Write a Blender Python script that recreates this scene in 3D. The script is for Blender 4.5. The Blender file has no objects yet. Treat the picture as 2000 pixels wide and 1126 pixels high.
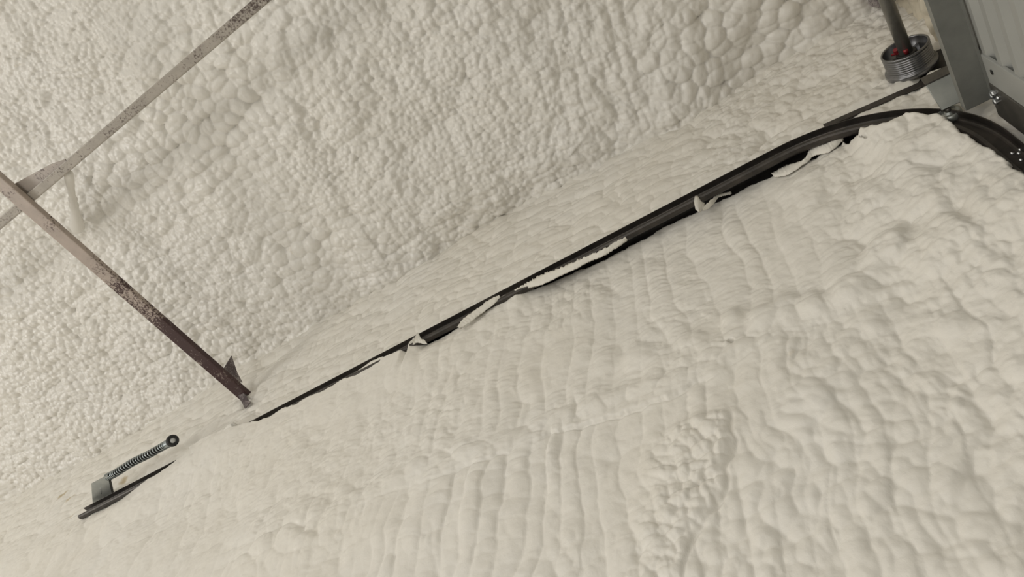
import bpy, bmesh, math
import numpy as np
from mathutils import Vector, Matrix

# ------------------------------------------------------------------ camera
H = 1.60                                    # camera height above the floor
CX, CY = 1000.0, 563.0
V1 = np.array([-1921.0, 2075.0])            # vanishing point of +X (along the track, away from the door)
V2 = np.array([2797.0, 2797.0])             # vanishing point of -Y (towards the foamed wall)
c0 = np.array([CX, CY])
F = math.sqrt(-float((V1 - c0) @ (V2 - c0)))
nrm = lambda v: v / np.linalg.norm(v)
ax = nrm(np.r_[V1 - c0, F]); amy = nrm(np.r_[V2 - c0, F]); az = -np.cross(ax, -amy)
if az[1] > 0: az = -az
M = np.array([ax, -amy, az])                # camera (right, down, forward) -> world
def ray(u, v): return M @ np.array([u - CX, v - CY, F])
def onX(u, v, X): r = ray(u, v); p = r * (X / r[0]); return Vector((p[0], p[1], p[2] + H))
def onY(u, v, Y): r = ray(u, v); p = r * (Y / r[1]); return Vector((p[0], p[1], p[2] + H))
def onZ(u, v, Z): r = ray(u, v); p = r * ((Z - H) / r[2]); return Vector((p[0], p[1], p[2] + H))
def depth(p): return float((M.T @ np.array([p[0], p[1], p[2] - H]))[2])

scene = bpy.context.scene
cd = bpy.data.cameras.new('camera'); cam = bpy.data.objects.new('camera', cd)
scene.collection.objects.link(cam)
R = np.column_stack([M[:, 0], -M[:, 1], -M[:, 2]])
mw = Matrix([list(R[0]) + [0], list(R[1]) + [0], list(R[2]) + [H], [0, 0, 0, 1]])
cam.matrix_world = mw
cd.sensor_fit = 'HORIZONTAL'; cd.sensor_width = 36.0; cd.lens = 36.0 * F / 2000.0
cd.clip_start = 0.02
scene.camera = cam

# ------------------------------------------------------------------ world, lights, exposure
w = bpy.data.worlds.new('world'); scene.world = w; w.use_nodes = True
w.node_tree.nodes['Background'].inputs[0].default_value = (0.9, 0.95, 1.0, 1)
w.node_tree.nodes['Background'].inputs[1].default_value = 0.05
def area(name, loc, target, size, power, col):
    l = bpy.data.lights.new(name, 'AREA'); l.shape = 'RECTANGLE'; l.size, l.size_y = size
    l.energy = power; l.color = col
    o = bpy.data.objects.new(name, l); scene.collection.objects.link(o)
    o.location = loc
    o.rotation_euler = (Vector(target) - Vector(loc)).to_track_quat('-Z', 'Y').to_euler()
    return o
area('soft_side_fill', (3.2, 5.40, 1.35), (2.6, 0.0, 2.2), (4.2, 2.6), 64, (1.0, 0.985, 0.965))  # large soft fill added for even light; the wall behind it is closed
area('work_and_fill_light', (5.5, 1.5, 0.95), (0.9, -0.1, 3.75), (1.5, 1.1), 60, (1.0, 0.975, 0.935))
area('work_and_fill_light', (1.0, 1.7, 0.35), (0.6, 0.0, 3.7), (0.8, 0.6), 18, (1.0, 0.975, 0.935))  # unseen uplight, added only to brighten the roof foam
area('shop_light', (3.6, 3.3, 3.5), (3.6, 3.3, 0.0), (1.3, 0.30), 25, (1.0, 0.97, 0.93))
area('shop_light', (1.0, 2.9, 3.55), (1.0, 2.9, 0.0), (1.3, 0.30), 30, (1.0, 0.97, 0.93))
scene.view_settings.view_transform = 'Standard'
scene.view_settings.look = 'None'
scene.view_settings.gamma = 1.0
scene.view_settings.use_curve_mapping = False
scene.view_settings.exposure = -0.03

# ------------------------------------------------------------------ helpers
COL = scene.collection
def tag(o, label=None, cat=None, group=None, kind=None):
    if label: o['label'] = label
    if cat: o['category'] = cat
    if group: o['group'] = group
    if kind: o['kind'] = kind
    return o
def empty(name, loc, label, cat, kind=None, group=None):
    o = bpy.data.objects.new(name, None); COL.objects.link(o); o.location = loc
    o.empty_display_size = 0.05
    return tag(o, label, cat, group, kind)
def link(name, me, mat, parent=None, smooth=False):
    o = bpy.data.objects.new(name, me); COL.objects.link(o)
    if mat: me.materials.append(mat)
    if smooth: me.polygons.foreach_set('use_smooth', [True] * len(me.polygons))
    if parent:
        o.parent = parent
        o.matrix_parent_inverse = Matrix.Translation(parent_loc(parent)).inverted()
    return o
def parent_loc(p):
    v = Vector(p.location)
    return v
def bm_obj(name, bm, mat, parent=None, smooth=False, bevel=0.0):
    if bevel:
        bmesh.ops.bevel(bm, geom=list(bm.edges), offset=bevel, segments=2, affect='EDGES', profile=0.6)
    bmesh.ops.recalc_face_normals(bm, faces=list(bm.faces))
    me = bpy.data.meshes.new(name); bm.to_mesh(me); bm.free()
    return link(name, me, mat, parent, smooth)
def hull_prism(quad, off):
    """solid from a polygon and an offset vector"""
    bm = bmesh.new(); off = Vector(off)
    a = [bm.verts.new(Vector(p)) for p in quad]; b = [bm.verts.new(Vector(p) + off) for p in quad]
    bm.faces.new(a); bm.faces.new(b[::-1]); n = len(a)
    for i in range(n): bm.faces.new((a[i], b[i], b[(i + 1) % n], a[(i + 1) % n]))
    return bm
def box(x0, x1, y0, y1, z0, z1):
    return hull_prism([(x0, y0, z0), (x1, y0, z0), (x1, y1, z0), (x0, y1, z0)], (0, 0, z1 - z0))
def lathe(prof, origin, axis, seg=40, bm=None):
    """prof: list of (radius, along)"""
    bm = bm or bmesh.new(); axis = Vector(axis).normalized()
    q = axis.to_track_quat('Z', 'X').to_matrix(); o = Vector(origin); rings = []
    for r, t in prof:
        ring = []
        for k in range(seg):
            a = 2 * math.pi * k / seg
            ring.append(bm.verts.new(o + q @ Vector((r * math.cos(a), r * math.sin(a), t))))
        rings.append(ring)
    for a, b in zip(rings[:-1], rings[1:]):
        for k in range(seg): bm.faces.new((a[k], a[(k + 1) % seg], b[(k + 1) % seg], b[k]))
    if prof[0][0] > 1e-5: bm.faces.new(rings[0][::-1])
    if prof[-1][0] > 1e-5: bm.faces.new(rings[-1])
    return bm
def tube(path, radius, seg=10, bm=None, cap=True):
    bm = bm or bmesh.new(); path = [Vector(p) for p in path]; n = len(path)
    rad = radius if hasattr(radius, '__len__') else [radius] * n
    t0 = (path[1] - path[0]).normalized()
    up = Vector((0, 0, 1)) if abs(t0.z) < .9 else Vector((1, 0, 0))
    u = t0.cross(up).normalized(); rings = []
    for i, p in enumerate(path):
        t = (path[min(i + 1, n - 1)] - path[max(i - 1, 0)]).normalized()
        u = (u - t * u.dot(t)).normalized(); v = t.cross(u)
        rings.append([bm.verts.new(p + rad[i] * (math.cos(2 * math.pi * k / seg) * u + math.sin(2 * math.pi * k / seg) * v)) for k in range(seg)])
    for a, b in zip(rings[:-1], rings[1:]):
        for k in range(seg): bm.faces.new((a[k], a[(k + 1) % seg], b[(k + 1) % seg], b[k]))
    if cap: bm.faces.new(rings[0][::-1]); bm.faces.new(rings[-1])
    return bm

# ------------------------------------------------------------------ materials
def new_mat(name):
    m = bpy.data.materials.new(name); m.use_nodes = True
    nt = m.node_tree; return m, nt, nt.nodes['Principled BSDF']
def N(nt, typ, **kw):
    n = nt.nodes.new(typ)
    for k, v in kw.items(): setattr(n, k, v)
    return n
def ramp(nt, src, stops):
    r = N(nt, 'ShaderNodeValToRGB'); e = r.color_ramp.elements
    e[0].position, e[0].color = stops[0][0], (*stops[0][1], 1)
    e[1].position, e[1].color = stops[-1][0], (*stops[-1][1], 1)
    for p, c in stops[1:-1]:
        x = e.new(p); x.color = (*c, 1)
    nt.links.new(src, r.inputs[0]); return r
def noise(nt, vec, scale, detail=4, rough=.55):
    n = N(nt, 'ShaderNodeTexNoise'); n.inputs['Scale'].default_value = scale
    n.inputs['Detail'].default_value = detail; n.inputs['Roughness'].default_value = rough
    nt.links.new(vec, n.inputs['Vector']); return n
def mix(nt, fac, a, b):
    m = N(nt, 'ShaderNodeMix', data_type='RGBA')
    for sock, val in ((m.inputs['Factor'], fac), (m.inputs['A'], a), (m.inputs['B'], b)):
        if hasattr(val, 'links'): nt.links.new(val, sock)
        elif isinstance(val, (tuple, list)): sock.default_value = (*val, 1)
        else: sock.default_value = val
    return m.outputs['Result']
def bump(nt, bsdf, height, strength, dist):
    b = N(nt, 'ShaderNodeBump'); b.inputs['Strength'].default_value = strength
    b.inputs['Distance'].default_value = dist
    nt.links.new(height, b.inputs['Height']); nt.links.new(b.outputs[0], bsdf.inputs['Normal'])
def coords(nt): return N(nt, 'ShaderNodeNewGeometry').outputs['Position']

def foam_mat(name, ca, cb, fleck, rough=.42, fine=1.0, stains=()):
    m, nt, b = new_mat(name); P = coords(nt)
    n1 = noise(nt, P, 3.1, 4); n2 = noise(nt, P, 21, 4)
    r = ramp(nt, n1.outputs[0], [(.36, ca), (.64, cb)])
    r2 = ramp(nt, n2.outputs[0], [(.35, (0, 0, 0)), (.7, (1, 1, 1))])
    c = mix(nt, r2.outputs[0], r.outputs[0], tuple(.5 * (x + y) * 1.02 for x, y in zip(ca, cb)))
    n3 = noise(nt, P, 12.0, 5, .62)
    r3 = ramp(nt, n3.outputs[0], [(.70, (0, 0, 0)), (.80, (.55, .55, .55))])
    c = mix(nt, r3.outputs[0], c, fleck)
    for sp_, r_ in stains:                      # brownish scorched spots where the foam went on too hot
        vd = N(nt, 'ShaderNodeVectorMath', operation='DISTANCE'); nt.links.new(P, vd.inputs[0]); vd.inputs[1].default_value = tuple(sp_)
        ad = N(nt, 'ShaderNodeMath', operation='MULTIPLY_ADD'); nt.links.new(n2.outputs[0], ad.inputs[0]); ad.inputs[1].default_value = r_ * 2.2
        nt.links.new(vd.outputs['Value'], ad.inputs[2])
        rs = N(nt, 'ShaderNodeMapRange'); rs.inputs['From Min'].default_value = r_ * 1.7; rs.inputs['From Max'].default_value = r_ * 2.3
        rs.inputs['To Min'].default_value = .75; rs.inputs['To Max'].default_value = 0
        nt.links.new(ad.outputs[0], rs.inputs['Value'])
        c = mix(nt, rs.outputs[0], c, (.46, .35, .17))
    nt.links.new(c, b.inputs['Base Color'])
    b.inputs['Roughness'].default_value = rough
    b.inputs['Specular IOR Level'].default_value = .5
    n4 = noise(nt, P, 260, 3, .6)
    bump(nt, b, n4.outputs[0], .25 * fine, .0016)
    return m
M_wall = foam_mat('foam_wall', (.786, .751, .676), (.801, .775, .718), (.74, .65, .49), stains=[(onY(122, 967, -.822), .026), (onY(137, 972, -.822), .020), (onY(240, 936, -.822), .022), (onY(140, 1004, -.822), .016), (onY(1520, 560, -.82), .006)])
M_ceil = foam_mat('foam_roof', (.782, .752, .686), (.800, .777, .726), (.72, .63, .48), .36)
M_head = foam_mat('foam_header', (.68, .61, .47), (.74, .68, .55), (.55, .42, .24))
M_flap = foam_mat('foam_flap', (.77, .735, .65), (.79, .765, .70), (.74, .66, .50), .5)

def metal(name, col, col2, rough, metallic, scale=40, bstr=.1):
    m, nt, b = new_mat(name); P = coords(nt)
    n = noise(nt, P, scale, 5, .6)
    r = ramp(nt, n.outputs[0], [(.35, col), (.68, col2)])
    nt.links.new(r.outputs[0], b.inputs['Base Color'])
    b.inputs['Metallic'].default_value = metallic; b.inputs['Roughness'].default_value = rough
    bump(nt, b, n.outputs[0], bstr, .001)
    return m
M_track = metal('track_steel', (.042, .038, .034), (.074, .064, .056), .42, .55, 30)
M_galv = metal('galvanised', (.33, .345, .33), (.44, .455, .43), .38, .75, 16, .05)
M_galvd = metal('galvanised_dull', (.225, .232, .218), (.30, .305, .285), .45, .6, 16, .05)
M_drum = metal('drum_aluminium', (.20, .20, .205), (.26, .26, .265), .30, .85, 60, .0)
M_shaft = metal('shaft_steel', (.28, .275, .25), (.42, .41, .38), .36, .55, 35, .08)
M_dark = metal('black_steel', (.022, .021, .020), (.04, .038, .036), .5, .4, 30)
M_stile = metal('stile_steel', (.10, .095, .085), (.15, .14, .125), .4, .6, 30)
M_rubber = metal('black_rubber', (.010, .010, .011), (.018, .018, .019), .55, 0, 80)
M_zinc = metal('zinc', (.62, .64, .66), (.75, .77, .79), .22, .95, 80, .02)
M_spring = metal('spring_wire', (.34, .38, .39), (.48, .52, .53), .28, .85, 60, .03)
M_hub = metal('grey_hub', (.55, .56, .56), (.68, .69, .69), .5, .2, 60)
M_red = metal('red_paint', (.20, .015, .02), (.30, .025, .03), .4, .1, 60)
M_panel = metal('door_paint', (.335, .338, .318), (.375, .378, .355), .38, .05, 6, .03)
M_floor = metal('concrete', (.52, .51, .49), (.60, .59, .565), .7, 0, 5, .1)
M_plain = metal('far_foam', (.74, .72, .66), (.77, .755, .70), .6, 0, 9, .6)

def oversprayed(name, clean, coat, y0, y1, lo, hi, speck=150):
    """dark primer with foam overspray: the share of coat grows from y0 to y1 (along Y)"""
    m, nt, b = new_mat(name); P = coords(nt)
    sx = N(nt, 'ShaderNodeSeparateXYZ'); nt.links.new(P, sx.inputs[0])
    mr = N(nt, 'ShaderNodeMapRange'); mr.inputs['From Min'].default_value = y0; mr.inputs['From Max'].default_value = y1
    mr.inputs['To Min'].default_value = lo; mr.inputs['To Max'].default_value = hi
    nt.links.new(sx.outputs['Y'], mr.inputs['Value'])
    nb = noise(nt, P, 9, 5, .6); ns = noise(nt, P, speck, 3, .65)
    a = N(nt, 'ShaderNodeMath', operation='ADD'); nt.links.new(mr.outputs[0], a.inputs[0])
    m1 = N(nt, 'ShaderNodeMath', operation='MULTIPLY'); nt.links.new(nb.outputs[0], m1.inputs[0]); m1.inputs[1].default_value = 1.1
    nt.links.new(m1.outputs[0], a.inputs[1])
    a2 = N(nt, 'ShaderNodeMath', operation='ADD'); nt.links.new(a.outputs[0], a2.inputs[0])
    m2 = N(nt, 'ShaderNodeMath', operation='MULTIPLY'); nt.links.new(ns.outputs[0], m2.inputs[0]); m2.inputs[1].default_value = 1.0
    nt.links.new(m2.outputs[0], a2.inputs[1])
    r = ramp(nt, a2.outputs[0], [(.93, (0, 0, 0)), (1.0, (1, 1, 1))])
    # colour ramp input is clamped to 1: shift to keep the threshold inside
    sh = N(nt, 'ShaderNodeMath', operation='MULTIPLY'); nt.links.new(a2.outputs[0], sh.inputs[0]); sh.inputs[1].default_value = .5
    r.color_ramp.elements[0].position = .47; r.color_ramp.elements[1].position = .56
    nt.links.new(sh.outputs[0], r.inputs[0])
    nc = noise(nt, P, 25, 4)
    cc = ramp(nt, nc.outputs[0], [(.35, coat), (.65, tuple(min(1, v * 1.18) for v in coat))])
    c = mix(nt, r.outputs[0], clean, cc.outputs[0])
    nt.links.new(c, b.inputs['Base Color']); b.inputs['Roughness'].default_value = .45
    bump(nt, b, a2.outputs[0], .25, .001)
    return m
M_tube = oversprayed('primer_tube', (.050, .022, .022), (.40, .335, .29), -.46, -.04, -.24, .20)
M_bar = oversprayed('overspray_bar', (.085, .06, .05), (.36, .325, .28), -2, -1, .02, .10)
M_gus = oversprayed('overspray_gusset', (.085, .055, .05), (.42, .37, .33), -2, -1, .06, .16)
M_gus2 = oversprayed('overspray_clip', (.075, .055, .06), (.42, .38, .37), -2, -1, -.16, -.08, 320)

# ------------------------------------------------------------------ noise in numpy
def hsh(ix, iy, s):
    h = (ix.astype(np.int64) * 374761393 + iy.astype(np.int64) * 668265263 + s * 1442695041) & 0xffffffff
    h = ((h ^ (h >> 13)) * 1274126177) & 0xffffffff
    h = ((h ^ (h >> 16)) * 2246822519) & 0xffffffff
    return ((h ^ (h >> 15)) & 0xffffff).astype(np.float32) / np.float32(0x1000000)
def vnoise(x, y, s):
    ix = np.floor(x); iy = np.floor(y); fx = (x - ix).astype(np.float32); fy = (y - iy).astype(np.float32)
    ix = ix.astype(np.int64); iy = iy.astype(np.int64)
    fx = fx * fx * fx * (fx * (fx * 6 - 15) + 10); fy = fy * fy * fy * (fy * (fy * 6 - 15) + 10)
    a = hsh(ix, iy, s); b = hsh(ix + 1, iy, s); c = hsh(ix, iy + 1, s); d = hsh(ix + 1, iy + 1, s)
    return ((a + (b - a) * fx) * (1 - fy) + (c + (d - c) * fx) * fy) * 2 - 1
def fbm(x, y, s, o=3):
    r = 0; a = 1.0; t = 0
    for i in range(o):
        r = r + a * vnoise(x * 2 ** i, y * 2 ** i, s + 17 * i); t += a; a *= .5
    return r / t
def blobs(x, y, s, k=1.0, vary=.45):
    """upper envelope of paraboloid bumps: rounded cells that meet in creases, about 0..1"""
    ix = np.floor(x).astype(np.int64); iy = np.floor(y).astype(np.int64)
    best = np.full(x.shape, -9., np.float32)
    for dx in (-1, 0, 1):
        for dy in (-1, 0, 1):
            jx = ix + dx; jy = iy + dy
            px = jx + .5 + .8 * (hsh(jx, jy, s) - .5); py = jy + .5 + .8 * (hsh(jx, jy, s + 1) - .5)
            d2 = ((x - px) ** 2 + (y - py) ** 2).astype(np.float32)
            best = np.maximum(best, 1 - vary * hsh(jx, jy, s + 2) - k * d2)
    return best
def cells(x, y, s, R=.80, vary=.35, groove=.10, gw=.10, jit=.8):
    """packed round bubbles: spherical caps that meet in narrow deep creases, about 0..1"""
    ix = np.floor(x).astype(np.int64); iy = np.floor(y).astype(np.int64)
    b1 = np.full(x.shape, -9., np.float32); b2 = b1.copy()
    for dx in (-1, 0, 1):
        for dy in (-1, 0, 1):
            jx = ix + dx; jy = iy + dy
            px = jx + .5 + jit * (hsh(jx, jy, s) - .5); py = jy + .5 + jit * (hsh(jx, jy, s + 1) - .5)
            d2 = ((x - px) ** 2 + (y - py) ** 2).astype(np.float32)
            q = 1 - d2 / (R * R)
            v = np.where(q > .12, np.sqrt(np.maximum(q, .12)), .3464 - (.12 - q) * 1.44) - vary * hsh(jx, jy, s + 2)
            b2 = np.maximum(b2, np.minimum(b1, v)); b1 = np.maximum(b1, v)
    return b1 - groove * np.exp(-(b1 - b2) / gw)
def columns(x, z, wd, s, blen, ba, vary=.4):
    """upright rolls of foam, each a string of beads; about 0..1"""
    ru = x / wd; ru = ru + .35 * vnoise(ru * .7, z * 2.0, s + 9)
    c = np.floor(ru); fr = ru - c - .5; ci = c.astype(np.int64)
    k = hsh(ci, ci * 0, s)
    pr_ = np.sqrt(np.clip(1 - .86 * (2 * fr) ** 2, .02, 1))
    zz = z / blen + 9 * k + .3 * vnoise(z * 5 / blen * .2, c * 3.7, s + 3); fz = zz - np.floor(zz) - .5
    fz = fz + .35 * fr * fr * 4 * .5
    bd = np.sqrt(np.clip(1 - .8 * (2 * fz) ** 2, .05, 1))
    am = 1 - vary * (.5 + .5 * vnoise(z / .22 + 31 * k, c * 5.3, s + 5))
    return pr_ * (1 - ba + ba * bd) * am, fr
def sstep(a, b, x):
    t = np.clip((x - a) / (b - a), 0, 1); return t * t * (3 - 2 * t)
def sdist(x, y, poly):
    """signed distance to an open polyline, positive on its left"""
    best = np.full(x.shape, 1e9, np.float32); sg = np.ones(x.shape, np.float32)
    for (ax_, ay_), (bx_, by_) in zip(poly[:-1], poly[1:]):
        dx, dy = bx_ - ax_, by_ - ay_; L2 = dx * dx + dy * dy + 1e-12
        t = np.clip(((x - ax_) * dx + (y - ay_) * dy) / L2, 0, 1)
        d = np.hypot(x - ax_ - t * dx, y - ay_ - t * dy)
        cr = dx * (y - ay_) - dy * (x - ax_)
        m = d < best
        best = np.where(m, d, best); sg = np.where(m, np.where(cr >= 0, 1, -1), sg)
    return best * sg
def grid_mesh(name, U, V, P):
    """P: (len(V), len(U), 3)"""
    nu, nv = len(U), len(V)
    me = bpy.data.meshes.new(name)
    me.vertices.add(nu * nv); me.vertices.foreach_set('co', P.reshape(-1).astype(np.float32))
    i = (np.arange(nv - 1)[:, None] * nu + np.arange(nu - 1)[None]).reshape(-1)
    q = np.stack([i, i + 1, i + nu + 1, i + nu], 1).astype(np.int32)
    me.loops.add(q.size); me.loops.foreach_set('vertex_index', q.reshape(-1))
    me.polygons.add(len(q)); me.polygons.foreach_set('loop_start', np.arange(0, q.size, 4, dtype=np.int32))
    me.update(calc_edges=True); me.validate()
    me.polygons.foreach_set('use_smooth', np.ones(len(q), dtype=bool))
    return me
def spans(*parts):
    out = []
    for a, b, st in parts: out.append(np.linspace(a, b, max(2, int(round((b - a) / st)) + 1))[:-1])
    out.append(np.array([parts[-1][1]])); return np.concatenate(out)

# ------------------------------------------------------------------ key dimensions
ZT = H + 1.535            # upper free edge of the horizontal track
RC = 0.335                # radius of the curved track (outer)
XC, ZC = -0.012, ZT - RC  # centre of the curve
YF, YW = -0.800, -0.8205   # open side and web of the track channel
TH = 0.042                # channel height
XEND = 2.672              # far end of the track
XDOOR = -0.360            # inner face of the door
XHEAD = -0.420            # header foam
ROOM_X, ROOM_Y = 8.0, 5.5
YWALL = -0.845

# ------------------------------------------------------------------ foamed side wall
EDGE = [(163, 995.5), (174, 996), (207, 976), (224, 975), (250, 958), (256, 951.7), (277, 939.6), (293, 929), (317.6, 915.5), (340, 900),
        (361, 886.8), (384.7, 871), (461, 832), (506.6, 815), (525, 810), (549, 793), (576, 785), (594, 773), (620, 762), (630, 758), (674, 731), (721, 700),
        (780, 680), (796, 667), (814, 655), (835, 668), (879, 646), (905, 625), (959, 584), (1004, 564), (1043, 561), (1087, 541), (1118, 527),
        (1160, 511), (1193, 495), (1222, 478.5), (1243, 467), (1269, 454), (1290, 438), (1312, 430), (1429, 375), (1471, 354), (1510, 339),
        (1570, 315), (1645, 282), (1676, 268), (1683, 251), (1735, 238.5), (1768, 221), (1810, 216), (1837, 220), (1858, 240), (1880, 258),
        (1890, 259), (1910, 276), (1928, 288), (1951, 298), (1969, 308), (1979, 320), (2010, 345), (2080, 420), (2200, 600)]
def lip_y(u):
    return float(np.interp(u, [0, 250, 262, 800, 815, 900, 1005, 1060, 1250, 1560, 1650, 1690, 2200],
                           [-.828, -.828, -.794, -.793, -.824, -.818, -.800, -.836, -.840, -.840, -.836, -.790, -.788]))
edge = [onY(u, v, lip_y(u)) for u, v in EDGE]
edge_xz = [(p.x, p.z) for p in edge]
LIPX = np.array([p.x for p in edge]); LIPY = np.array([p.y for p in edge])
o_ = np.argsort(LIPX); LIPX, LIPY = LIPX[o_], LIPY[o_]

wx = spans((XHEAD - .06, .62, .0023), (.62, 2.05, .0034), (2.05, 4.05, .0056), (4.05, 5.0, .016), (5.0, ROOM_X, .10))
wz = spans((0, H + .10, .10), (H + .10, H + .40, .008), (H + .40, H + 1.56, .0028), (H + 1.56, H + 2.16, .0040), (H + 2.16, H + 2.5, .05))
X, Z = np.meshgrid(wx, wz); X = X.astype(np.float64)
zr = Z - H
wa = .020 * fbm(X * 6, Z * 6, 3, 2); wb = .020 * fbm(X * 6, Z * 6, 8, 2)
# general unevenness
h = .016 * fbm(X * 2.2, Z * 2.2, 21, 3)
# the girt line: the upper panel is sprayed thicker and overhangs the lower one
cz = np.interp(X, [-.5, -.25, -.115, -.02, .054, .135, .219, .32, .424, .553, .732, 1.05, 1.6, 9],
               [.955, .960, .983, .997, .992, 1.008, .978, .964, .960, .977, .972, .975, .96, .95]) + .012 * fbm(X * 14, Z * 3, 31, 3)
cz = cz + .007 * fbm(X * 45, Z * 12, 32, 3)
up = sstep(-.030, .030, zr - cz)
fade_l = 1 - sstep(.85, 1.5, X)
lipg = sstep(-.3, .4, fbm(X * 6, Z * 1, 33, 2)) * sstep(.10, .30, X) * (1 - sstep(.60, .95, X)) * .8 + .2
h += sstep(-.001, .004, zr - cz) * .0045 * lipg * fade_l * np.exp(-np.clip(zr - cz, 0, 9) / .12)
h -= .0055 * lipg * fade_l * np.exp(-((zr - cz + .0025) / .0035) ** 2)
# vertical spray passes: smooth wrinkled rolls above the girt, beaded narrower ones below it
wc = .010 * fbm(X * 17, Z * 17, 34, 2)
r1, fr = columns(X + 1.0 * wa + .6 * wc, Z + wb, .056, 43, .15, .40, .6)
r2, f2 = columns(X + 1.1 * wa + wc, Z + wb + wc, .044, 45, .046, .42, .7)
amp_r = (1 - sstep(.55, 1.25, X)) * .88 + .12
msk = .50 + .50 * sstep(-.25, .35, fbm(X * 2.7, Z * 2.7, 48, 2))
m_l = sstep(.0, .35, fbm(X * 4.3, Z * 3.1, 49, 2))              # stretches where the passes dissolve into lumps
msk = msk * (1 - .35 * m_l * (1 - up))
rim = np.exp(-((zr - cz - .045) / .035) ** 2)         # lumpy rim just above the girt
bigs = sstep(.10, -.06, X) * up                                  # door end of the upper panel: big soft billows
h += amp_r * msk * (up * .0135 * r1 * (1 - .75 * rim) * (1 - .6 * bigs) + (1 - up) * .0165 * r2)
h += bigs * .006 * cells((X + wa + wc) / .045, (Z + wb + wc) / .040, 153, .85, .5, .05)
h += bigs * .022 * cells((X + 2.2 * wa) / .115, (Z + 2.2 * wb) / .10, 52, .9, .6, .05, .08)
h += rim * fade_l * .013 * cells((X + 1.2 * wa) / .060, (Z + wb) / .042, 54, .85, .5, .1)
h += m_l * (1 - up) * fade_l * .0065 * blobs((X + wa + wc) / .026, (Z + wb + wc) / .028, 56, 1.2, .6)
# lumps between and across the passes
b0 = cells((X + 1.5 * wa) / .085, (Z + 1.5 * wb) / .080, 50, .9, .5, .0)
b1 = cells((X + wa) / .036, (Z + wb) / .038, 51, .85, .4, .10)
b2 = cells((X + .6 * wa) / .017, (Z + .6 * wb) / .015, 53, .85, .4, .08)
m_b = sstep(-.05, .45, fbm(X * 3.3, Z * 3.3, 55, 2))
lft = sstep(.6, 1.5, X)
h += (.007 + .006 * lft) * b0 + .0062 * b1 * (.18 + .8 * m_b) * (1 - .1 * lft) + .0018 * b2 * (.15 + m_b) * (1 - .3 * lft)
# fine skin wrinkles lying across the passes, bowed by the pass
zw = Z + .030 * fr * fr + .5 * wb
wr = fbm((X + .5 * wa) / .024, zw / .0090, 57, 2)
h += .0016 * wr * (.35 + .65 * sstep(-.3, .3, fbm(X * 5, Z * 5, 58, 2))) * (.45 + .55 * up)
h += .0016 * fbm(X * 42, Z * 42, 59, 3)
# rough lumpy patch on the lower panel and the softer one at the bottom left
def wpt(u, v): p = onY(u, v, YWALL); return (p.x, p.z)
def wscale(u, v): return depth(onY(u, v, YWALL)) / F
pr = [wpt(*p) for p in [(1405, 775), (1424, 800), (1428, 850), (1412, 905), (1404, 965), (1372, 1005), (1345, 1060), (1320, 1126), (1290, 1220)]]
sd = sdist(X, Z, pr)                       # left of the downward line seen from +Y ... sign fixed below
side = np.sign(sdist(np.array([wpt(1330, 930)[0]]), np.array([wpt(1330, 930)[1]]), pr))[0]
sd = sd * side + .008 * fbm(X * 30, Z * 30, 61, 3)
patch = sstep(-.004, .022, sd) * (1 - sstep(.07, .20, sd)) * sstep(0, .05, (H + .99 - Z)) * (1 - sstep(.36, .48, X))
patch *= 1 - sstep(H + .865, H + .90, Z)
pl = cells((X + .8 * wa + 1.3 * wc) / .027, (Z + .8 * wb + 1.3 * wc) / .022, 63, .85, .5, .12); pl2 = cells(X / .012, Z / .011, 64, .85, .4, .1)
h += patch * (.003 + .014 * pl + .0035 * pl2 - .5 * h)
h -= .004 * np.exp(-((sd + .002) / .0035) ** 2) * sstep(H + .88, H + .85, Z) * (Z > H + .45) * (X < .5) * (X > .05)
lx, lz = wpt(560, 1060)
pm2 = np.exp(-(((X - lx) / .22) ** 2 + ((Z - lz) / .12) ** 2))
h += pm2 * (.004 + .013 * cells((X + 1.5 * wa) / .060, (Z + 1.5 * wb) / .040, 66, .85, .5, .05) + .0012 * cells(X / .014, Z / .014, 67, .85, .4))
# large smooth bulges
for u, v, r_, hh, el in [(1735, 490, 42, .030, 1.0), (1775, 330, 44, .020, 1.5), (1835, 400, 48, .022, 1.4), (1850, 470, 40, .018, 1.1),
                         (1700, 525, 26, .014, 1), (1660, 560, 30, .014, 1), (1585, 590, 30, .014, 1.2), (1530, 588, 32, .012, 1.2),
                         (1480, 610, 30, .013, 1), (1425, 612, 24, .012, 1), (1345, 660, 30, .012, 1), (1290, 690, 26, .008, 1),
                         (1240, 690, 30, .012, 1.2), (1180, 700, 32, .012, 1.1), (1950, 420, 46, .014, 1.3), (1870, 300, 34, .012, 1),
                         (1790, 275, 30, .012, 1), (1710, 400, 26, .012, 1.5), (1940, 350, 36, .012, 1), (1600, 770, 36, .010, 1.6),
                         (1820, 640, 40, .012, 1), (1690, 620, 36, .008, 1), (830, 1010, 34, .008, 2.2), (930, 980, 30, .010, 2.2)]:
    x0, z0 = wpt(u, v); r_ *= wscale(u, v)
    d2 = ((X - x0) / r_) ** 2 + ((Z - z0) / (r_ * el)) ** 2
    if u == 1735: h += hh * .8 * np.exp(-d2 ** 2 * .9) - .6 * np.exp(-d2 * 1.2) * (h - .012)
    else: h += hh * .75 * np.exp(-d2 ** 1.5 * 1.1) - .45 * np.exp(-d2 * 1.5) * (h - .012)
# band above the track: passes that run along the wall, crumbly towards the door
hb = .015 * cells((X + wa) / .16 + .3 * fbm(X * 8, Z * 8, 71, 2), (Z + 1.4 * wb) / .060, 73, .85, .5, .12, .08) + .008 * cells((X + 1.3 * wa) / .050, (Z + 1.3 * wb) / .032, 75, .85, .5, .08) \
    + .0020 * fbm(X * 36, Z * 48, 79, 3)
crumb = (1 - sstep(-.05, .35, X))
hb += crumb * (.006 * cells((X + wb) / .030, (Z + wa) / .022, 81, .85, .6) + .003 * fbm(X * 60, Z * 60, 83, 3))
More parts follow.
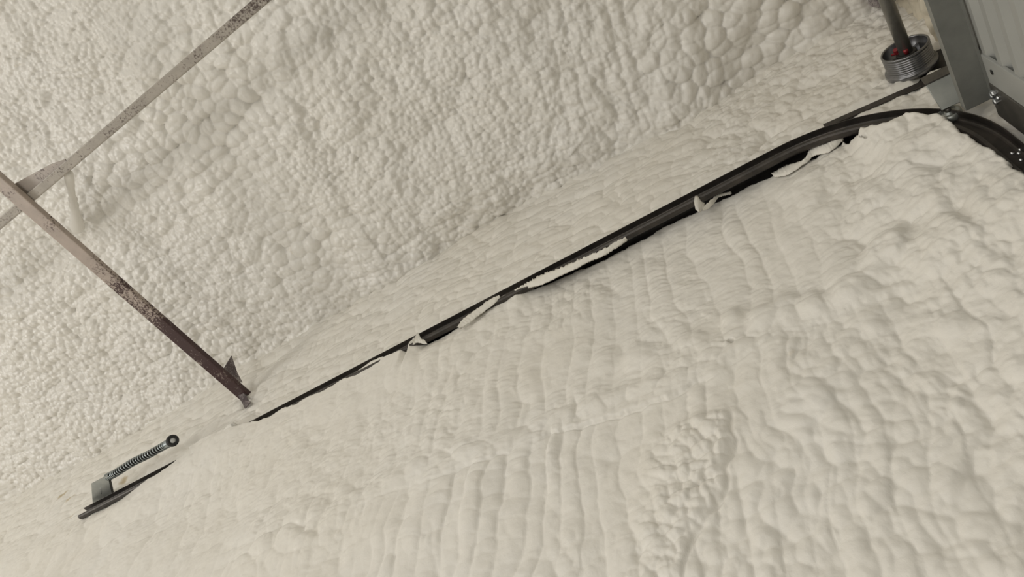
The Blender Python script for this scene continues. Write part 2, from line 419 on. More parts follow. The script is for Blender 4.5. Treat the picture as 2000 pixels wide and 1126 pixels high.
# lower foam: general thickness and lip at the track
base = np.interp(X, [-.5, -.30, -.2, -.08, .45, .75, 1.0, 3.0, 4.5], [.030, .030, .022, -.006, -.010, .012, .018, .014, .0])
base = base + sstep(.7, 1.0, X) * .022 * sstep(1.30, 1.46, zr)
sdE = sdist(X, Z, edge_xz)                 # the edge runs towards -X: its left is below
sdE = sdE + .0050 * fbm(X * 70, Z * 70, 85, 3) + .0045 * fbm(X * 30, Z * 30, 86, 2)
lipy = np.interp(X, LIPX, LIPY)
near = np.exp(-(np.clip(sdE, 0, 9) / .050) ** 1.6)
low_h = base + h - .012
lip_h = (lipy - YWALL)
k_l = np.clip(sdE / .006, 0, 1)
HM = float(np.mean(h[(X > -.3) & (X < 2.6) & (zr > 1.2) & (zr < 1.5)]))
low = low_h * (1 - near) + near * (lip_h - .004 + (.25 + .35 * sstep(-.05, -.15, X)) * (h - HM)) - .012 * (1 - np.sqrt(np.clip(1 - (1 - k_l) ** 2, 0, 1)))
dz_ = sstep(.05, -.12, X)
low = low + dz_ * (.007 * (cells((X + wa + wc) / .034, (Z + wb + wc) / .028, 181, .85, .5, .06) - .6) + .0022 * fbm(X * 70, Z * 70, 183, 3))
# track as seen on the wall plane: upper boundary of the slot
inside = np.where(X > XC, Z - (ZT + .006), np.hypot(np.minimum(X - XC, 0), np.maximum(Z - ZC, 0)) - (RC + .006))
upper = sstep(-.004, .010, inside + .003 * fbm(X * 60, Z * 60, 91, 2))
upper_h = .008 - .012 * crumb + hb + .006 * fbm(X * 3, Z * 3, 93, 2)
ta, tb = onY(1640, 233, -.83), onY(1880, 128, -.83)
dl = np.abs(sdist(X, Z, [(ta.x, ta.z), (tb.x, tb.z)]))
upper_h = np.minimum(upper_h, .014 + .9 * np.clip(dl - .016, 0, 1))
upper_h = np.minimum(upper_h, np.where(np.abs(inside) < .05, .034, 1))
# the tie angle near the door lies in front of the foam
slot = np.full(X.shape, -.170)
Hh = np.where(sdE > 0, low, slot)
Hh = np.where(upper > 0, slot * (1 - upper) + upper_h * upper, Hh)
# buried stretch between the two visible pieces of track, and the end of the track
gap = sstep(1.812, 1.830, X) * (1 - sstep(2.025, 2.045, X))
cov = .062 + .006 * fbm(X * 16, Z * 16, 95, 3) + .004 * blobs(X / .03, Z / .03, 97, 1.2, .6)
bandm = np.exp(-((Z - (ZT - .016)) / .075) ** 2)
jag = .012 * fbm(X * 3, Z * 60, 99, 2)
gap = sstep(1.812, 1.826, X + jag) * (1 - sstep(2.030, 2.044, X + jag))
gapw = sstep(1.70, 1.90, X) * (1 - sstep(1.97, 2.16, X))
isl = Hh < -.02
Hh = np.where(isl & (gap > .5), cov, np.where(isl, Hh, Hh * (1 - gapw * bandm) + gapw * bandm * cov))
endm = sstep(2.45, 2.95, X)
plain = base + h - .012
pl_end = plain * (1 - sstep(H + 1.46, H + 1.62, Z)) + upper_h * sstep(H + 1.46, H + 1.62, Z)
isl = (Hh < -.02) & (X + jag < XEND + .014)
Hh = np.where(isl, Hh, np.where(Hh < -.02, pl_end, Hh * (1 - endm) + endm * pl_end))
# small pin hole in the rim above the girt
hp = onY(1424, 659, YWALL)
Hh -= .03 * np.exp(-(((X - hp.x) / .0035) ** 2 + ((Z - hp.z) / .0035) ** 2))
# pocket behind the drum and under the header
pk = np.exp(-(((X + .39) / .05) ** 2 + ((Z - (H + 1.60)) / .06) ** 2) * 1.2)
Hh -= .05 * pk
# bit of missing foam round the torn tube end
tz = onY(483, 790, -.83)
Hh -= .045 * np.exp(-(((X - tz.x) / .016) ** 2 + ((Z - tz.z) / .016) ** 2))
calm = (1 - sstep(4.7, 5.0, X)) * sstep(H + .08, H + .2, Z)
Hh = .02 + (Hh - .02) * calm
Pw = np.stack([X, YWALL + Hh, Z], -1)
wall = link('wall_left', grid_mesh('wall_left', wx, wz, Pw[:, ::-1][:, ::-1]), M_wall)
tag(wall, 'side wall thickly coated in cream spray foam with vertical ridges below the track', 'wall', kind='structure')

# ------------------------------------------------------------------ foamed roof
YC = -.86
cx = spans((XHEAD - .06, 3.7, .0037), (3.7, 4.8, .014), (4.8, ROOM_X, .12))
cy = spans((-.93, .60, .0037), (.60, 1.30, .012), (1.30, ROOM_Y, .12))
X, Y = np.meshgrid(cx, cy)
wa = .022 * fbm(X * 5, Y * 5, 103, 2); wb = .022 * fbm(X * 5, Y * 5, 108, 2)
def croof(u, v):
    p = onZ(u, v, H + 2.06); return (p.x, p.y)
d = .022 * fbm(X * 2.6, Y * 2.6, 121, 3)
mb = fbm(X * 1.9, Y * 1.9, 123, 2)
bx_, by_ = croof(360, 250); big = np.exp(-(((X - bx_) / .55) ** 2 + ((Y - by_) / .30) ** 2))
bx_, by_ = croof(1450, 80); big = np.maximum(big, .9 * np.exp(-(((X - bx_) / .35) ** 2 + ((Y - by_) / .35) ** 2)))
bx_, by_ = croof(600, 480); big = np.maximum(big, .6 * np.exp(-(((X - bx_) / .5) ** 2 + ((Y - by_) / .25) ** 2)))
sm = 0
for u_, v_, rx_, ry_ in [(120, 130, .35, .22), (660, 330, .16, .14), (930, 230, .3, .25)]:
    bx_, by_ = croof(u_, v_); sm = np.maximum(sm, np.exp(-(((X - bx_) / rx_) ** 2 + ((Y - by_) / ry_) ** 2)))
wbig = np.clip(1.3 * big * (1 - .7 * sm) + .25 * fbm(X * 4, Y * 4, 124, 2), 0, 1); wsm = np.clip(sm * 1.2 * (1 - wbig) + .2 * fbm(X * 5, Y * 5, 125, 2), 0, 1)
B0 = cells((X + wa) / .048, (Y + wb) / .038, 130, .82, .40, .14, .09)
B1 = cells((X + wa) / .033, (Y + wb) / .027, 131, .82, .40, .13, .10)
B2 = cells((X + .5 * wa) / .0185, (Y + .5 * wb) / .0155, 133, .84, .40, .10, .12)
B3 = cells((X + 1.5 * wa) / .105, (Y + 1.5 * wb) / .080, 135, .9, .5, .04, .1)
mid = (1 - wbig) * (1 - wsm)
d += .012 * fbm(X * 5.5, Y * 5.5, 126, 2) + .019 * B3 + .0220 * B0 * wbig + .0160 * B1 * mid + .0095 * B2 * wsm + B2 * (.0022 + .0030 * mid)
# spray passes running towards the wall in the door half of the roof
px_, py_ = croof(1100, 150)
ps = np.exp(-(((X - px_) / .45) ** 2 + ((Y - py_) / .40) ** 2))
cl_, cf_ = columns(X + .30 * Y + wa, Y + wb, .066, 137, .075, .35, .5)
d += ps * .013 * cl_
# ledges where one lift of foam ends over another (from the photograph, on the roof plane)
def ledge(pts, ref, A, wdt, fall, sd_=141, deep=.006):
    global d
    poly = [croof(*p) for p in pts]
    s = sdist(X, Y, poly)
    rx, ry = croof(*ref); s0 = sdist(np.array([rx]), np.array([ry]), poly)[0]
    s = s * (1 if s0 > 0 else -1) + .014 * fbm(X * 16, Y * 16, sd_, 3)
    k = np.exp(-np.clip(np.abs(s), 0, 9) / fall)
    ends = 1.0
    for e in (poly[0], poly[-1]):
        ends = ends * (1 - np.exp(-(((X - e[0]) ** 2 + (Y - e[1]) ** 2) / .06 ** 2)))
    d += ends * (.42 * A * sstep(-.010, wdt * 2.0, s) * k - .12 * deep * np.exp(-((s + .004) / .008) ** 2))
ledge([(560, -30), (548, 70), (580, 150), (590, 260), (640, 340), (700, 420)], (450, 200), .026, .014, .16, 141)
ledge([(740, 280), (790, 360), (800, 400), (860, 470)], (700, 400), .018, .012, .10, 143)
ledge([(1225, 10), (1270, 110), (1300, 200), (1312, 225)], (1400, 120), .026, .012, .14, 145)
ledge([(930, 30), (985, 110), (1040, 170)], (1000, 60), .010, .008, .06, 147, .004)
ledge([(900, 430), (1000, 385), (1090, 325), (1110, 300), (1060, 290), (930, 360)], (1020, 350), .026, .012, .06, 149, .005)
ledge([(170, 520), (300, 580), (380, 640), (420, 720)], (240, 620), .016, .014, .14, 151, .004)
ledge([(-20, 180), (60, 250), (120, 320)], (20, 300), .016, .016, .14, 153, .004)
ledge([(330, 500), (420, 470), (560, 430), (640, 360)], (480, 370), .020, .014, .12, 155, .005)
ledge([(420, 620), (600, 600), (700, 540), (840, 500)], (640, 640), .014, .012, .08, 157, .005)
ledge([(1040, 280), (1180, 250), (1240, 210), (1290, 225)], (1150, 300), .020, .012, .06, 159, .005)
# wrinkled skin
d += .0016 * fbm((X + Y * .4) / .012, (Y - X * .4) / .03, 161, 3) * (.5 + ps)
corner = np.interp(X, [-.45, -.226, -.12, -.02, .08, .19, .35, .52, .70, .90, 1.05, 1.157, 1.6, 2.09, 2.30, 2.45, 2.7, 3.2, 3.9, 9],
                   [.02, .0, .05, .09, -.02, -.045, .04, .08, .09, .10, .06, .03, .0, .01, -.04, -.07, -.05, -.03, -.01, 0])
zc = H + 2.045 + .09 * (Y - YC) + .55 * corner * np.exp(-((Y - YC) / .16) ** 2)
calm = (1 - sstep(4.4, 4.8, X)) * (1 - sstep(1.1, 1.3, Y))
d = .03 + (d - .03) * calm
Pc = np.stack([X, Y, zc - d], -1)
roof = link('ceiling', grid_mesh('ceiling', cx, cy, Pc), M_ceil)
tag(roof, 'sloping roof underside covered in bubbly off-white spray foam', 'ceiling', kind='structure')

# ------------------------------------------------------------------ header wall over the door
hy = spans((-.95, -.30, .006), (-.30, ROOM_Y, .10)); hz = spans((H + 1.42, H + 1.5, .02), (H + 1.5, H + 2.25, .006), (H + 2.25, H + 2.9, .06))
Yh, Zh = np.meshgrid(hy, hz)
hh = .012 * fbm(Yh * 5, Zh * 5, 171, 3) + .018 * cells((Yh + .02 * fbm(Yh * 6, Zh * 6, 172, 2)) / .055, Zh / .05, 173, .85, .4) + .005 * blobs(Yh / .02, Zh / .02, 175, 1.2, .7)
roll = np.exp(-((Zh - (H + 1.69)) / .03) ** 2) * sstep(-.93, -.86, Yh)
hh += .030 * roll
hh -= .05 * np.exp(-(((Yh + .85) / .05) ** 2 + ((Zh - (H + 1.60)) / .06) ** 2))
hh = np.where(Zh < H + 1.66, hh - .09 * sstep(H + 1.66, H + 1.63, Zh), hh)
Ph = np.stack([XHEAD - .035 + hh, Yh, Zh], -1)
head = link('wall_front', grid_mesh('wall_front', hy, hz, Ph), M_head)
tag(head, 'foam covered header wall above the garage door', 'wall', kind='structure')

# rest of the room (behind and beside the camera)
fl = bm_obj('floor', box(XHEAD - .2, ROOM_X, -.95, ROOM_Y, -.1, 0), M_floor)
tag(fl, 'grey concrete garage floor', 'floor', kind='structure')
wr_ = bm_obj('wall_right', box(XHEAD - .2, ROOM_X, ROOM_Y, ROOM_Y + .1, 0, H + 2.9), M_plain)
tag(wr_, 'foam coated wall across the garage', 'wall', kind='structure')
wb_ = bm_obj('wall_back', box(ROOM_X, ROOM_X + .1, -.95, ROOM_Y, 0, H + 2.9), M_plain)
tag(wb_, 'foam coated wall at the far end of the garage', 'wall', kind='structure')

# ------------------------------------------------------------------ sectional door (closed)
door = empty('door_1', (XDOOR, -.74, 0), 'closed ribbed grey steel garage door with a galvanised strut', 'door', 'structure')
DTOP = H + 1.395
nsec = 5; sec_h = (DTOP - .01) / nsec
YD0, YD1 = -.690, 3.6
for s in range(nsec):
    z0, z1 = .01 + s * sec_h + .002, .01 + (s + 1) * sec_h - .002
    prof = []                                 # ribbed face seen in section (x, z)
    rib = .056; n = int((z1 - z0) / rib)
    prof.append((XDOOR - .004, z1)); zt = z1 - .10
    prof.append((XDOOR - .004, zt))
    while zt - rib > z0 + .03:
        prof += [(XDOOR - .012, zt - .010), (XDOOR - .012, zt - rib * .5), (XDOOR - .003, zt - rib * .5 - .010), (XDOOR - .003, zt - rib + .002)]
        zt -= rib
    prof.append((XDOOR - .003, z0))
    prof += [(XDOOR - .045, z0), (XDOOR - .045, z1)]
    bm = hull_prism([(x, YD0, z) for x, z in prof], (0, YD1 - YD0, 0))
    bm_obj('door_section', bm, M_panel, door)
    # flat light end cap and dark end stile of each section
    bm_obj('end_cap', hull_prism([(XDOOR, -.735, z0 + .004), (XDOOR, -.672, z0 + .004), (XDOOR, -.672 - .004, z1 - .02), (XDOOR, -.735, z1 - .02)], (-.006, 0, 0)), M_panel, door, bevel=.0015)
    st = bm_obj('end_stile', hull_prism([(XDOOR + .002, -.802, z0), (XDOOR + .002, -.732, z0), (XDOOR + .002, -.732, z1 - (.135 if s == nsec - 1 else 0)), (XDOOR + .002, -.802, z1 - (.135 if s == nsec - 1 else 0))], (-.040, 0, 0)), M_stile, door, bevel=.002)
    for k in range(3):
        zz = z1 - .165 - .085 * k
        bm_obj('rivet', lathe([(.0045, 0), (.004, .002), (.002, .0032), (0, .0036)], (XDOOR + .002, -.752 - .018 * (k % 2), zz), (1, 0, 0), 12), M_zinc, st, True)
# galvanised strut: a shelf that stands off the top section, with a lip along its free edge
ZS = H + 1.262
sp = [(XDOOR, ZS + .014), (XDOOR, ZS), (XDOOR + .041, ZS), (XDOOR + .041, ZS + .022), (XDOOR + .038, ZS + .022), (XDOOR + .038, ZS + .002), (XDOOR + .002, ZS + .002), (XDOOR + .002, ZS + .014)]
sp = [(XDOOR, ZS - .010), (XDOOR + .0022, ZS - .010), (XDOOR + .0022, ZS), (XDOOR + .043, ZS), (XDOOR + .043, ZS + .020), (XDOOR + .0408, ZS + .020), (XDOOR + .0408, ZS + .0022), (XDOOR, ZS + .0022)]
strut = bm_obj('strut', hull_prism([(x, -.768, z) for x, z in sp], (0, 4.3, 0)), M_galvd, door)
for yy, zz in [(-.753, ZS - .016), (-.762, ZS - .024), (-.744, ZS - .026)]:
    bm_obj('bolt', lathe([(.0062, 0), (.0062, .004), (.0048, .0058), (0, .006)], (XDOOR + .0022, yy, zz), (1, 0, 0), 6), M_zinc, door)
hole = onX(1937, 141, XDOOR + .0006)
bm_obj('slot_hole', lathe([(.0048, 0), (.0048, .0006), (0, .0007)], (hole.x, hole.y, hole.z), (1, 0, 0), 16), M_dark, door)

# top roller fixture of the door
def V(p): return np.array(p)
A = onY(1808, 167, -.752); B = onY(1872, 137, -.752); D = onY(1839, 215, -.790); Cc = D + (B - A)
nn = (B - A).cross(D - A).normalized()
if nn.z > 0: nn = -nn
fix = empty('top_roller_bracket', (XDOOR, -.77, D.z), 'small galvanised roller bracket between the strut and the curved track', 'bracket')
bm_obj('slide_plate', hull_prism([A, B, Cc, D], -nn * .003), M_galv, fix, bevel=.0008)
bm_obj('plate_lip', hull_prism([A, A + (D - A) * .04, D, D + (A - D) * .0 + (B - A) * .02], -nn * .016 + (B - A) * .06), M_galvd, fix)
up_e = [A, B, B + Vector((0, .006, .020)), A + Vector((0, .006, .020))]
bm_obj('upper_flange', hull_prism(up_e, (0, .0028, 0)), M_stile, fix)
rp = onY(1855, 224, -.812)
bm_obj('roller_stem', tube([(rp.x, -.806, rp.z), (rp.x, -.796, rp.z)], .0055, 12), M_stile, fix, True)
rol = bm_obj('roller_wheel', lathe([(.0, -.008), (.010, -.008), (.014, -.006), (.0205, -.007), (.0215, 0), (.0205, .007), (.0165, .008), (.015, .005), (.008, .005), (.008, .009), (0, .009)], (rp.x, -.812, rp.z), (0, 1, 0), 32), M_galv, fix, True)

# ------------------------------------------------------------------ door track
track = empty('door_track', (XEND, YW, ZT), 'dark steel overhead door track running along the wall and curving down at the door', 'track')
T = .0022
# closed section (y, n): n grows towards the inside of the curve, opening faces the room
def arc(cy_, cn_, r_, a0, a1, n=4): return [(cy_ + r_ * math.cos(a0 + (a1 - a0) * i / n), cn_ + r_ * math.sin(a0 + (a1 - a0) * i / n)) for i in range(n + 1)]
ro = .009
outer = [(YF, 0.0)] + [(YW + ro - ro * math.sin(t), ro - ro * math.cos(t)) for t in np.linspace(0, math.pi / 2, 5)] \
      + [(YW + ro - ro * math.cos(t), TH - ro + ro * math.sin(t)) for t in np.linspace(0, math.pi / 2, 5)] + [(YF - .004, TH), (YF - .0005, TH - .003), (YF + .0005, TH - .009)]
ri = ro - T
inner = [(YF - .0015, TH - .009), (YF - .0045, TH - T)] + [(YW + ro - ri * math.sin(t), TH - ro + ri * math.cos(t)) for t in np.linspace(0, math.pi / 2, 5)] \
      + [(YW + ro - ri * math.cos(t), ro - ri * math.sin(t)) for t in np.linspace(0, math.pi / 2, 5)] + [(YF, T)]
sec = outer + inner
def sweep(path, name, mat, parent, sec=sec):
    bm = bmesh.new(); rings = []
    for x, z, nx, nz in path:
        rings.append([bm.verts.new((x + n * nx, y, z + n * nz)) for y, n in sec])
    m = len(sec)
    for a, b in zip(rings[:-1], rings[1:]):
        for k in range(m): bm.faces.new((a[k], a[(k + 1) % m], b[(k + 1) % m], b[k]))
    bm.faces.new(rings[0]); bm.faces.new(rings[-1][::-1])
    return bm_obj(name, bm, mat, parent)
hor = [(x, ZT, 0, -1) for x in np.linspace(XEND, XC, 12)]
cur = []
for t in np.linspace(0, math.pi / 2, 33):
    cur.append((XC - RC * math.sin(t), ZC + RC * math.cos(t), math.sin(t), -math.cos(t)))
ver = [(XC - RC, z, 1, 0) for z in np.linspace(ZC, .02, 8)]
sweep(hor + cur[1:], 'horizontal_rail', M_track, track)
sweep(ver, 'vertical_rail', M_track, track)
# reinforcing angle behind the rail, carrying it on the wall
bsec = [(YW - .001, .000), (YW - .105, .000), (YW - .105, .003), (YW - .001, .003)]
sweep([p for p in hor if p[0] < XEND - .05] + cur[1:22], 'reinforcing_angle', M_dark, track, bsec)
for u, v in [(1977, 300), (1993, 293), (1994, 313), (1990, 300)]:
    p = onY(u, v, YW + T)
    bm_obj('bolt', lathe([(.0036, 0), (.0036, .0014), (.002, .003), (0, .0035)], (p.x, YW + T, p.z), (0, 1, 0), 14), M_zinc, track, True)
# tie angle from the track to the flag bracket on the header
a0 = onY(1610, 246, -.822); a1 = onY(1876, 130, -.822)
e1 = Vector((0, 0, .017)); e2 = Vector((0, .016, 0))
dirv = a1 - a0
bm_obj('tie_angle', hull_prism([a0 - e1 * .5, a0 + e1 * .5, a0 + e1 * .5 + Vector((0, -.003, 0)), a0 - e1 * .5 + Vector((0, -.003, 0))], dirv), M_track, track)
bm_obj('tie_angle_flange', hull_prism([a0 + e1 * .5, a0 + e1 * .5 + e2 * .0 + Vector((0, -.016, 0)), a0 + e1 * .5 + Vector((0, -.016, .0025)), a0 + e1 * .5 + Vector((0, 0, .0025))], dirv), M_track, track)
# flag bracket and bearing plate on the header, half lost in the foam
bm_obj('flag_bracket', hull_prism([(-.44, -.842, H + 1.30), (-.345, -.842, H + 1.44), (-.345, -.842, H + 1.58), (-.36, -.842, H + 1.68), (-.44, -.842, H + 1.68)], (0, -.004, 0)), M_dark, track)
bm_obj('strap', hull_prism([onY(1812, 97, -.846), onY(1818, 92, -.846), onY(1862, 128, -.846), onY(1858, 136, -.846)], (0, .003, 0)), M_track, track)

# ------------------------------------------------------------------ torsion shaft and cable drum
SX, SZ = -.338, H + 1.622
shaft = bm_obj('torsion_shaft', lathe([(.0, -.86), (.0138, -.86), (.0138, 2.2), (0, 2.2)], (SX, 0, SZ), (0, 1, 0), 28), M_shaft)
tag(shaft, 'steel torsion shaft running out of the cable drum', 'shaft')
shaft.data.polygons.foreach_set('use_smooth', [len(p.vertices) == 4 for p in shaft.data.polygons])
drum = empty('cable_drum', (SX, -.822, SZ), 'grooved grey metal cable drum at the end of the torsion shaft', 'drum')
prof = [(.0142, .008), (.0435, .008), (.0445, .047), (.0450, .049), (.0482, .049), (.0490, .047), (.0488, .0440)]
t = .0440
for k in range(7):                             # cable grooves
    prof += [(.0485, t), (.0484, t - .0010), (.0464, t - .0017), (.0464, t - .0026), (.0484, t - .0033), (.0485, t - .0043)]; t -= .0052
prof += [(.0484, .0070), (.0528, .0060), (.0538, .004), (.0535, -.004), (.050, -.006), (.0142, -.006)]
bm_obj('drum_body', lathe(prof, (SX, -.822, SZ), (0, 1, 0), 96), M_drum, drum, True)
bm_obj('hub', lathe([(.0140, .012), (.021, .012), (.021, .036), (.0195, .038), (.0140, .038)], (SX, -.822, SZ), (0, 1, 0), 32), M_dark, drum, True)
for a in np.radians([20, 140, 260]):
    dv = Vector((math.cos(a), 0, math.sin(a))); pv = Vector((-math.sin(a), 0, math.cos(a)))
    c_ = Vector((SX, -.810, SZ))
    q = [c_ + dv * .020 - pv * .0022, c_ + dv * .0415 - pv * .0022, c_ + dv * .0415 + pv * .0022, c_ + dv * .020 + pv * .0022]
    bm_obj('spoke', hull_prism(q, (0, .020, 0)), M_drum, drum)
toC = Vector((0, .012, -.006))
def dr(u, v): return onY(u, v, -.783)
bm_obj('set_screw', lathe([(.0, 0), (.0052, 0), (.0052, .010), (.0035, .012), (0, .012)], dr(1771, 104), (0.1, .9, -.3), 10), M_red, drum, True)
bm_obj('set_screw', lathe([(.0, 0), (.0055, 0), (.0055, .012), (0, .012)], dr(1752, 104), (0.1, .9, -.3), 8), M_red, drum)
bm_obj('red_paint_mark', tube([dr(1741, 108), dr(1750, 105), dr(1759, 103.5), dr(1770, 101)], .0026, 8), M_red, drum, True)
bm_obj('bearing_plate', hull_prism([(-.43, -.838, SZ + .06), (-.31, -.838, SZ + .05), (-.30, -.838, SZ - .06), (-.43, -.838, SZ - .10)], (0, -.004, 0)), M_dark, track)

# ------------------------------------------------------------------ spring bumper at the far end of the track
ZP = H + 1.558
q = [onZ(181, 984, ZP), onZ(219, 967, ZP), onZ(210, 927, ZP), onZ(178, 944, ZP)]
bumper = empty('spring_bumper', (q[0] + q[1]) / 2, 'coil spring bumper with black rubber tip above the far end of the track', 'bumper')
bm_obj('mounting_plate', hull_prism(q, (0, 0, .003)), M_galv, bumper, bevel=.0006)
cm = (q[0] + q[1] + q[2] + q[3]) / 4
bm_obj('plate_slot', hull_prism([onZ(195, 953, ZP - .0002), onZ(196.2, 952.6, ZP - .0002), onZ(198.5, 964, ZP - .0002), onZ(197.2, 964.5, ZP - .0002)], (0, 0, -.0006)), M_zinc, bumper)
bm_obj('plate_flange', hull_prism([q[1], q[2], q[2] + Vector((0, 0, .010)), q[1] + Vector((0, 0, .010))], (-.003, 0, 0)), M_dark, bumper)
ctl = [onZ(210, 931, ZP + .012), onZ(228, 922, ZP + .012), onZ(258, 903, ZP + .013), onZ(290, 887, ZP + .012), onZ(322, 869, ZP + .010), onZ(333, 863, ZP + .006)]
def catmull(pts, n):
    P_ = [pts[0] * 2 - pts[1]] + list(pts) + [pts[-1] * 2 - pts[-2]]; out = []
    for i in range(1, len(P_) - 2):
        for k in range(n):
            t_ = k / n; a_, b_, c_, d_ = P_[i - 1], P_[i], P_[i + 1], P_[i + 2]
            out.append(.5 * ((2 * b_) + (c_ - a_) * t_ + (2 * a_ - 5 * b_ + 4 * c_ - d_) * t_ ** 2 + (3 * b_ - a_ - 3 * c_ + d_) * t_ ** 3))
    out.append(pts[-1]); return out
axis = catmull(ctl, 60)
u = Vector((0, 0, 1)); helix = []; turns = 34; RS = .0125
for i, p in enumerate(axis):
    tv = (axis[min(i + 1, len(axis) - 1)] - axis[max(i - 1, 0)]).normalized()
    u = (u - tv * u.dot(tv)).normalized(); v_ = tv.cross(u)
    # several helix samples per axis sample
    for k in range(2):
        f_ = (i + k / 2) / (len(axis) - 1); a = 2 * math.pi * turns * f_
        pp = p + ((axis[i + 1] - p) * (k / 2) if i + 1 < len(axis) else Vector((0, 0, 0)))
        helix.append(pp + RS * (math.cos(a) * u + math.sin(a) * v_))
bm_obj('coil_spring', tube(helix, .0023, 6), M_spring, bumper, True)
bm_obj('spring_core', tube(axis[::6] + [axis[-1]], .0095, 12), M_dark, bumper, True)
tip = onZ(337, 860, ZP + .004); axd = (Vector((0, 0, H)) - tip).normalized(); axd = (axd + Vector((-.12, .0, .1))).normalized()
rb = bm_obj('rubber_tip', lathe([(0, -.020), (.014, -.020), (.0185, -.016), (.0205, -.006), (.0205, .004), (.0185, .009), (.0150, .011), (.0105, .0095), (.0098, .006), (0, .006)], tip, axd, 40), M_rubber, bumper, True)
bm_obj('tip_washer', lathe([(0, .0055), (.0092, .0055), (.0092, .0075), (.004, .0082), (0, .0085)], tip, axd, 28), M_hub, rb, True)

# ------------------------------------------------------------------ truss chord and bridging
ZB = H + 1.765; XB = 1.940
chord = empty('truss_chord', (XB, -.86, ZB), 'maroon square steel tube speckled with foam overspray, running out from the wall', 'beam')
sw = .050; sh_ = .019
bm = hull_prism([(XB - sw * .5, -.87, ZB), (XB + sw * .5, -.87, ZB), (XB + sw * .5, -.87, ZB + sh_), (XB - sw * .5, -.87, ZB + sh_)], (0, 4.4, 0))
bm_obj('tube', bm, M_tube, chord, bevel=.004)
g = [onX(452.6, 694, XB - .012), onX(438, 718, XB - .012), onX(452, 740, XB - .012), onX(474, 746, XB - .012), onX(464, 728, XB - .012)]
bm_obj('end_gusset', hull_prism(g, (.004, 0, 0)), M_gus2, chord)
cl = [onY(458, 757, -.800), onY(465, 750, -.800), onY(488, 786, -.812), onY(478, 797, -.812)]
bm_obj('end_clip', hull_prism(cl, (0, -.004, .002)), M_gus2, chord)
YB = .107; bw = .027; ZBB = H + 1.7855
brid = empty('bridging_bar', (XB - .5, YB, ZBB), 'thin grey overspray-coated steel bar crossing above the maroon tube', 'beam')
bm = hull_prism([(XHEAD - .04, YB - bw / 2, ZBB), (XHEAD - .04, YB + bw / 2, ZBB), (XHEAD - .04, YB + bw / 2, ZBB + bw), (XHEAD - .04, YB - bw / 2, ZBB + bw)], (ROOM_X - XHEAD, 0, 0))
bm_obj('bar', bm, M_bar, brid, bevel=.003)
ZG = ZBB + .012
gp = [onZ(24, 361, ZG), onZ(96, 322, ZG), onZ(127, 311, ZG), onZ(131, 330, ZG), onZ(62, 388, ZG), onZ(48, 384, ZG)]
bm_obj('gusset_plate', hull_prism(gp, (0, 0, .004)), M_gus, brid)
# foam-coated hanger from the bar up to the roof
h0 = onZ(133, 335, ZBB + .02); h1 = onZ(152, 445, H + 2.07)
pts = catmull([h0, h0.lerp(h1, .35) + Vector((.0, .01, .01)), h0.lerp(h1, .7), h1], 8)
bm_h = tube(pts, [.009 + .005 * abs(math.sin(i * 1.3 + .7 * math.sin(i * 2.9))) + .014 * (i / len(pts)) ** 3 for i in range(len(pts))], 14)
hang = bm_obj('hanger', bm_h, M_ceil, None, True)
tag(hang, 'foam coated hanger rod rising to the roof behind the gusset plate', 'hanger')

# rafter clip showing through the foam by the header
rc = [onX(1628, -14, -.385), onX(1660, 0, -.385), onX(1690, 10, -.385), onX(1724, 17, -.385), onX(1742, -12, -.385)]
clip = bm_obj('rafter_flange', hull_prism(rc, (-.03, 0, 0)), M_gus2)
tag(clip, 'purple-grey steel rafter flange peeking out of foam beside the shaft', 'beam')

# ------------------------------------------------------------------ torn foam flaps and scraps
def ribbon(name, label, top, bot, y_top, y_bot, thick=.0022, jag=0.0, seed=1, curl=0.0, group=None):
    rng = np.random.default_rng(seed)
    n = len(top); yt = y_top if hasattr(y_top, '__len__') else [y_top] * n; yb = y_bot if hasattr(y_bot, '__len__') else [y_bot] * n
    Tp = [onY(*p, y) for p, y in zip(top, yt)]; Bt = [onY(*p, y) for p, y in zip(bot, yb)]
    K = 14
    Ts = catmull(Tp, K); Bs = catmull(Bt, K); m = len(Ts); rows = 5
    bm = bmesh.new(); Fv = []; Bv = []
    for i in range(m):
        cf = []; cb = []
        jt = jag * rng.uniform(-1, 1)
        for r in range(rows):
            s = r / (rows - 1)
            p = Ts[i].lerp(Bs[i], s) + Vector((0, curl * math.sin(math.pi * s), 0))
            if r == 0: p = p + (Ts[i] - Bs[i]).normalized() * jt
            p = p + Vector((0, .0012 * rng.uniform(-1, 1), 0))
            cf.append(bm.verts.new(p)); cb.append(bm.verts.new(p + Vector((0, -thick, -thick * .3))))
        Fv.append(cf); Bv.append(cb)
    for i in range(m - 1):
        for r in range(rows - 1):
            bm.faces.new((Fv[i][r], Fv[i + 1][r], Fv[i + 1][r + 1], Fv[i][r + 1]))
            bm.faces.new((Bv[i][r], Bv[i][r + 1], Bv[i + 1][r + 1], Bv[i + 1][r]))
        for r in (0, rows - 1): bm.faces.new((Fv[i][r], Bv[i][r], Bv[i + 1][r], Fv[i + 1][r]))
    for i in (0, m - 1):
        for r in range(rows - 1): bm.faces.new((Fv[i][r], Fv[i][r + 1], Bv[i][r + 1], Bv[i][r]))
    o = bm_obj(name, bm, M_flap, None, True)
    return tag(o, label, 'foam scrap', group)
ribbon('foam_strip', 'long ragged strip of dried foam stuck along the underside of the track',
       [(1004, 566), (1030, 552), (1055, 537), (1090, 524), (1120, 511), (1150, 498), (1180, 485), (1205, 470), (1221, 462)],
       [(1008, 569), (1034, 560), (1060, 553), (1095, 536), (1120, 525), (1150, 509), (1175, 499), (1203, 482), (1225, 467)],
       -.7955, [-.806] * 9, .003, .0032, 3, .002)
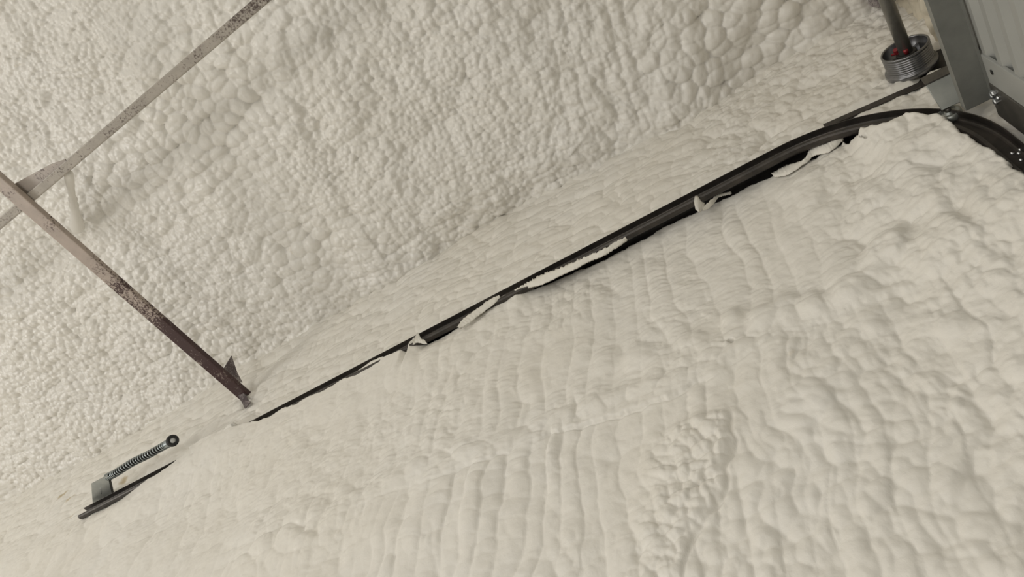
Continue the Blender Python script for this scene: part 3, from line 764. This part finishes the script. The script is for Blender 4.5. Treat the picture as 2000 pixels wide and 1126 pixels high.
ribbon('foam_strip', 'narrow torn sliver of foam peeling from the edge below the track middle',
       [(893, 638), (905, 622), (930, 603), (958, 583), (975, 576)], [(899, 640), (916, 629), (938, 612), (962, 594), (978, 580)],
       -.793, -.800, .0022, .0012, 5, .003)
ribbon('foam_flap', 'torn foam flap with a wavy edge below the start of the track curve',
       [(1506, 338), (1535, 322), (1568, 312), (1585, 288), (1612, 279), (1643, 264)], [(1512, 345), (1540, 339), (1572, 318), (1590, 303), (1620, 295), (1648, 272)],
       [-.838, -.832, -.828, -.822, -.818, -.815], [-.838, -.834, -.832, -.83, -.828, -.826], .002, .0008, 7, .003)
ribbon('foam_curl', 'small upright curl of peeled film standing at the track edge',
       [(1357, 383), (1363, 383), (1370, 393), (1376, 396)], [(1358, 408), (1364, 412), (1370, 410), (1377, 402)],
       [-.800, -.795, -.800, -.806], [-.80, -.797, -.803, -.81], .002, .0005, 9, .004)
ribbon('foam_curl', 'thin peeled film tail lying along the foam edge beside the upright curl',
       [(1372, 406), (1385, 393), (1402, 380), (1428, 373)], [(1373, 411), (1390, 400), (1404, 384), (1429, 377)],
       [-.805, -.812, -.825, -.842], [-.808, -.816, -.828, -.844], .002, .0004, 11, .002)
ribbon('foam_flake', 'jagged foam flake poking up in front of the track',
       [(808, 665), (813, 652), (817, 650), (822, 660), (829, 663)], [(806, 672), (812, 668), (819, 668), (826, 670), (834, 670)],
       -.794, -.797, .0025, .0015, 13, .001)
# round lump of foam on the tie angle
def lump(name, label, c, r, seed):
    bm = bmesh.new(); bmesh.ops.create_icosphere(bm, subdivisions=4, radius=1)
    co = np.array([v.co[:] for v in bm.verts]); 
    dd = fbm(co[:, 0] * 1.6 + co[:, 2] + seed, co[:, 1] * 1.6 + co[:, 2] * .7, seed, 3)
    for v, k in zip(bm.verts, dd): v.co = Vector(c) + Vector((v.co.x * r[0], v.co.y * r[1], v.co.z * r[2])) * (1 + .16 * float(k))
    return tag(bm_obj(name, bm, M_wall, None, True), label, 'foam lump')
lump('foam_lump', 'rounded foam lump resting on the tie angle next to the drum', onY(1829, 152, -.838), (.022, .018, .020), 5)
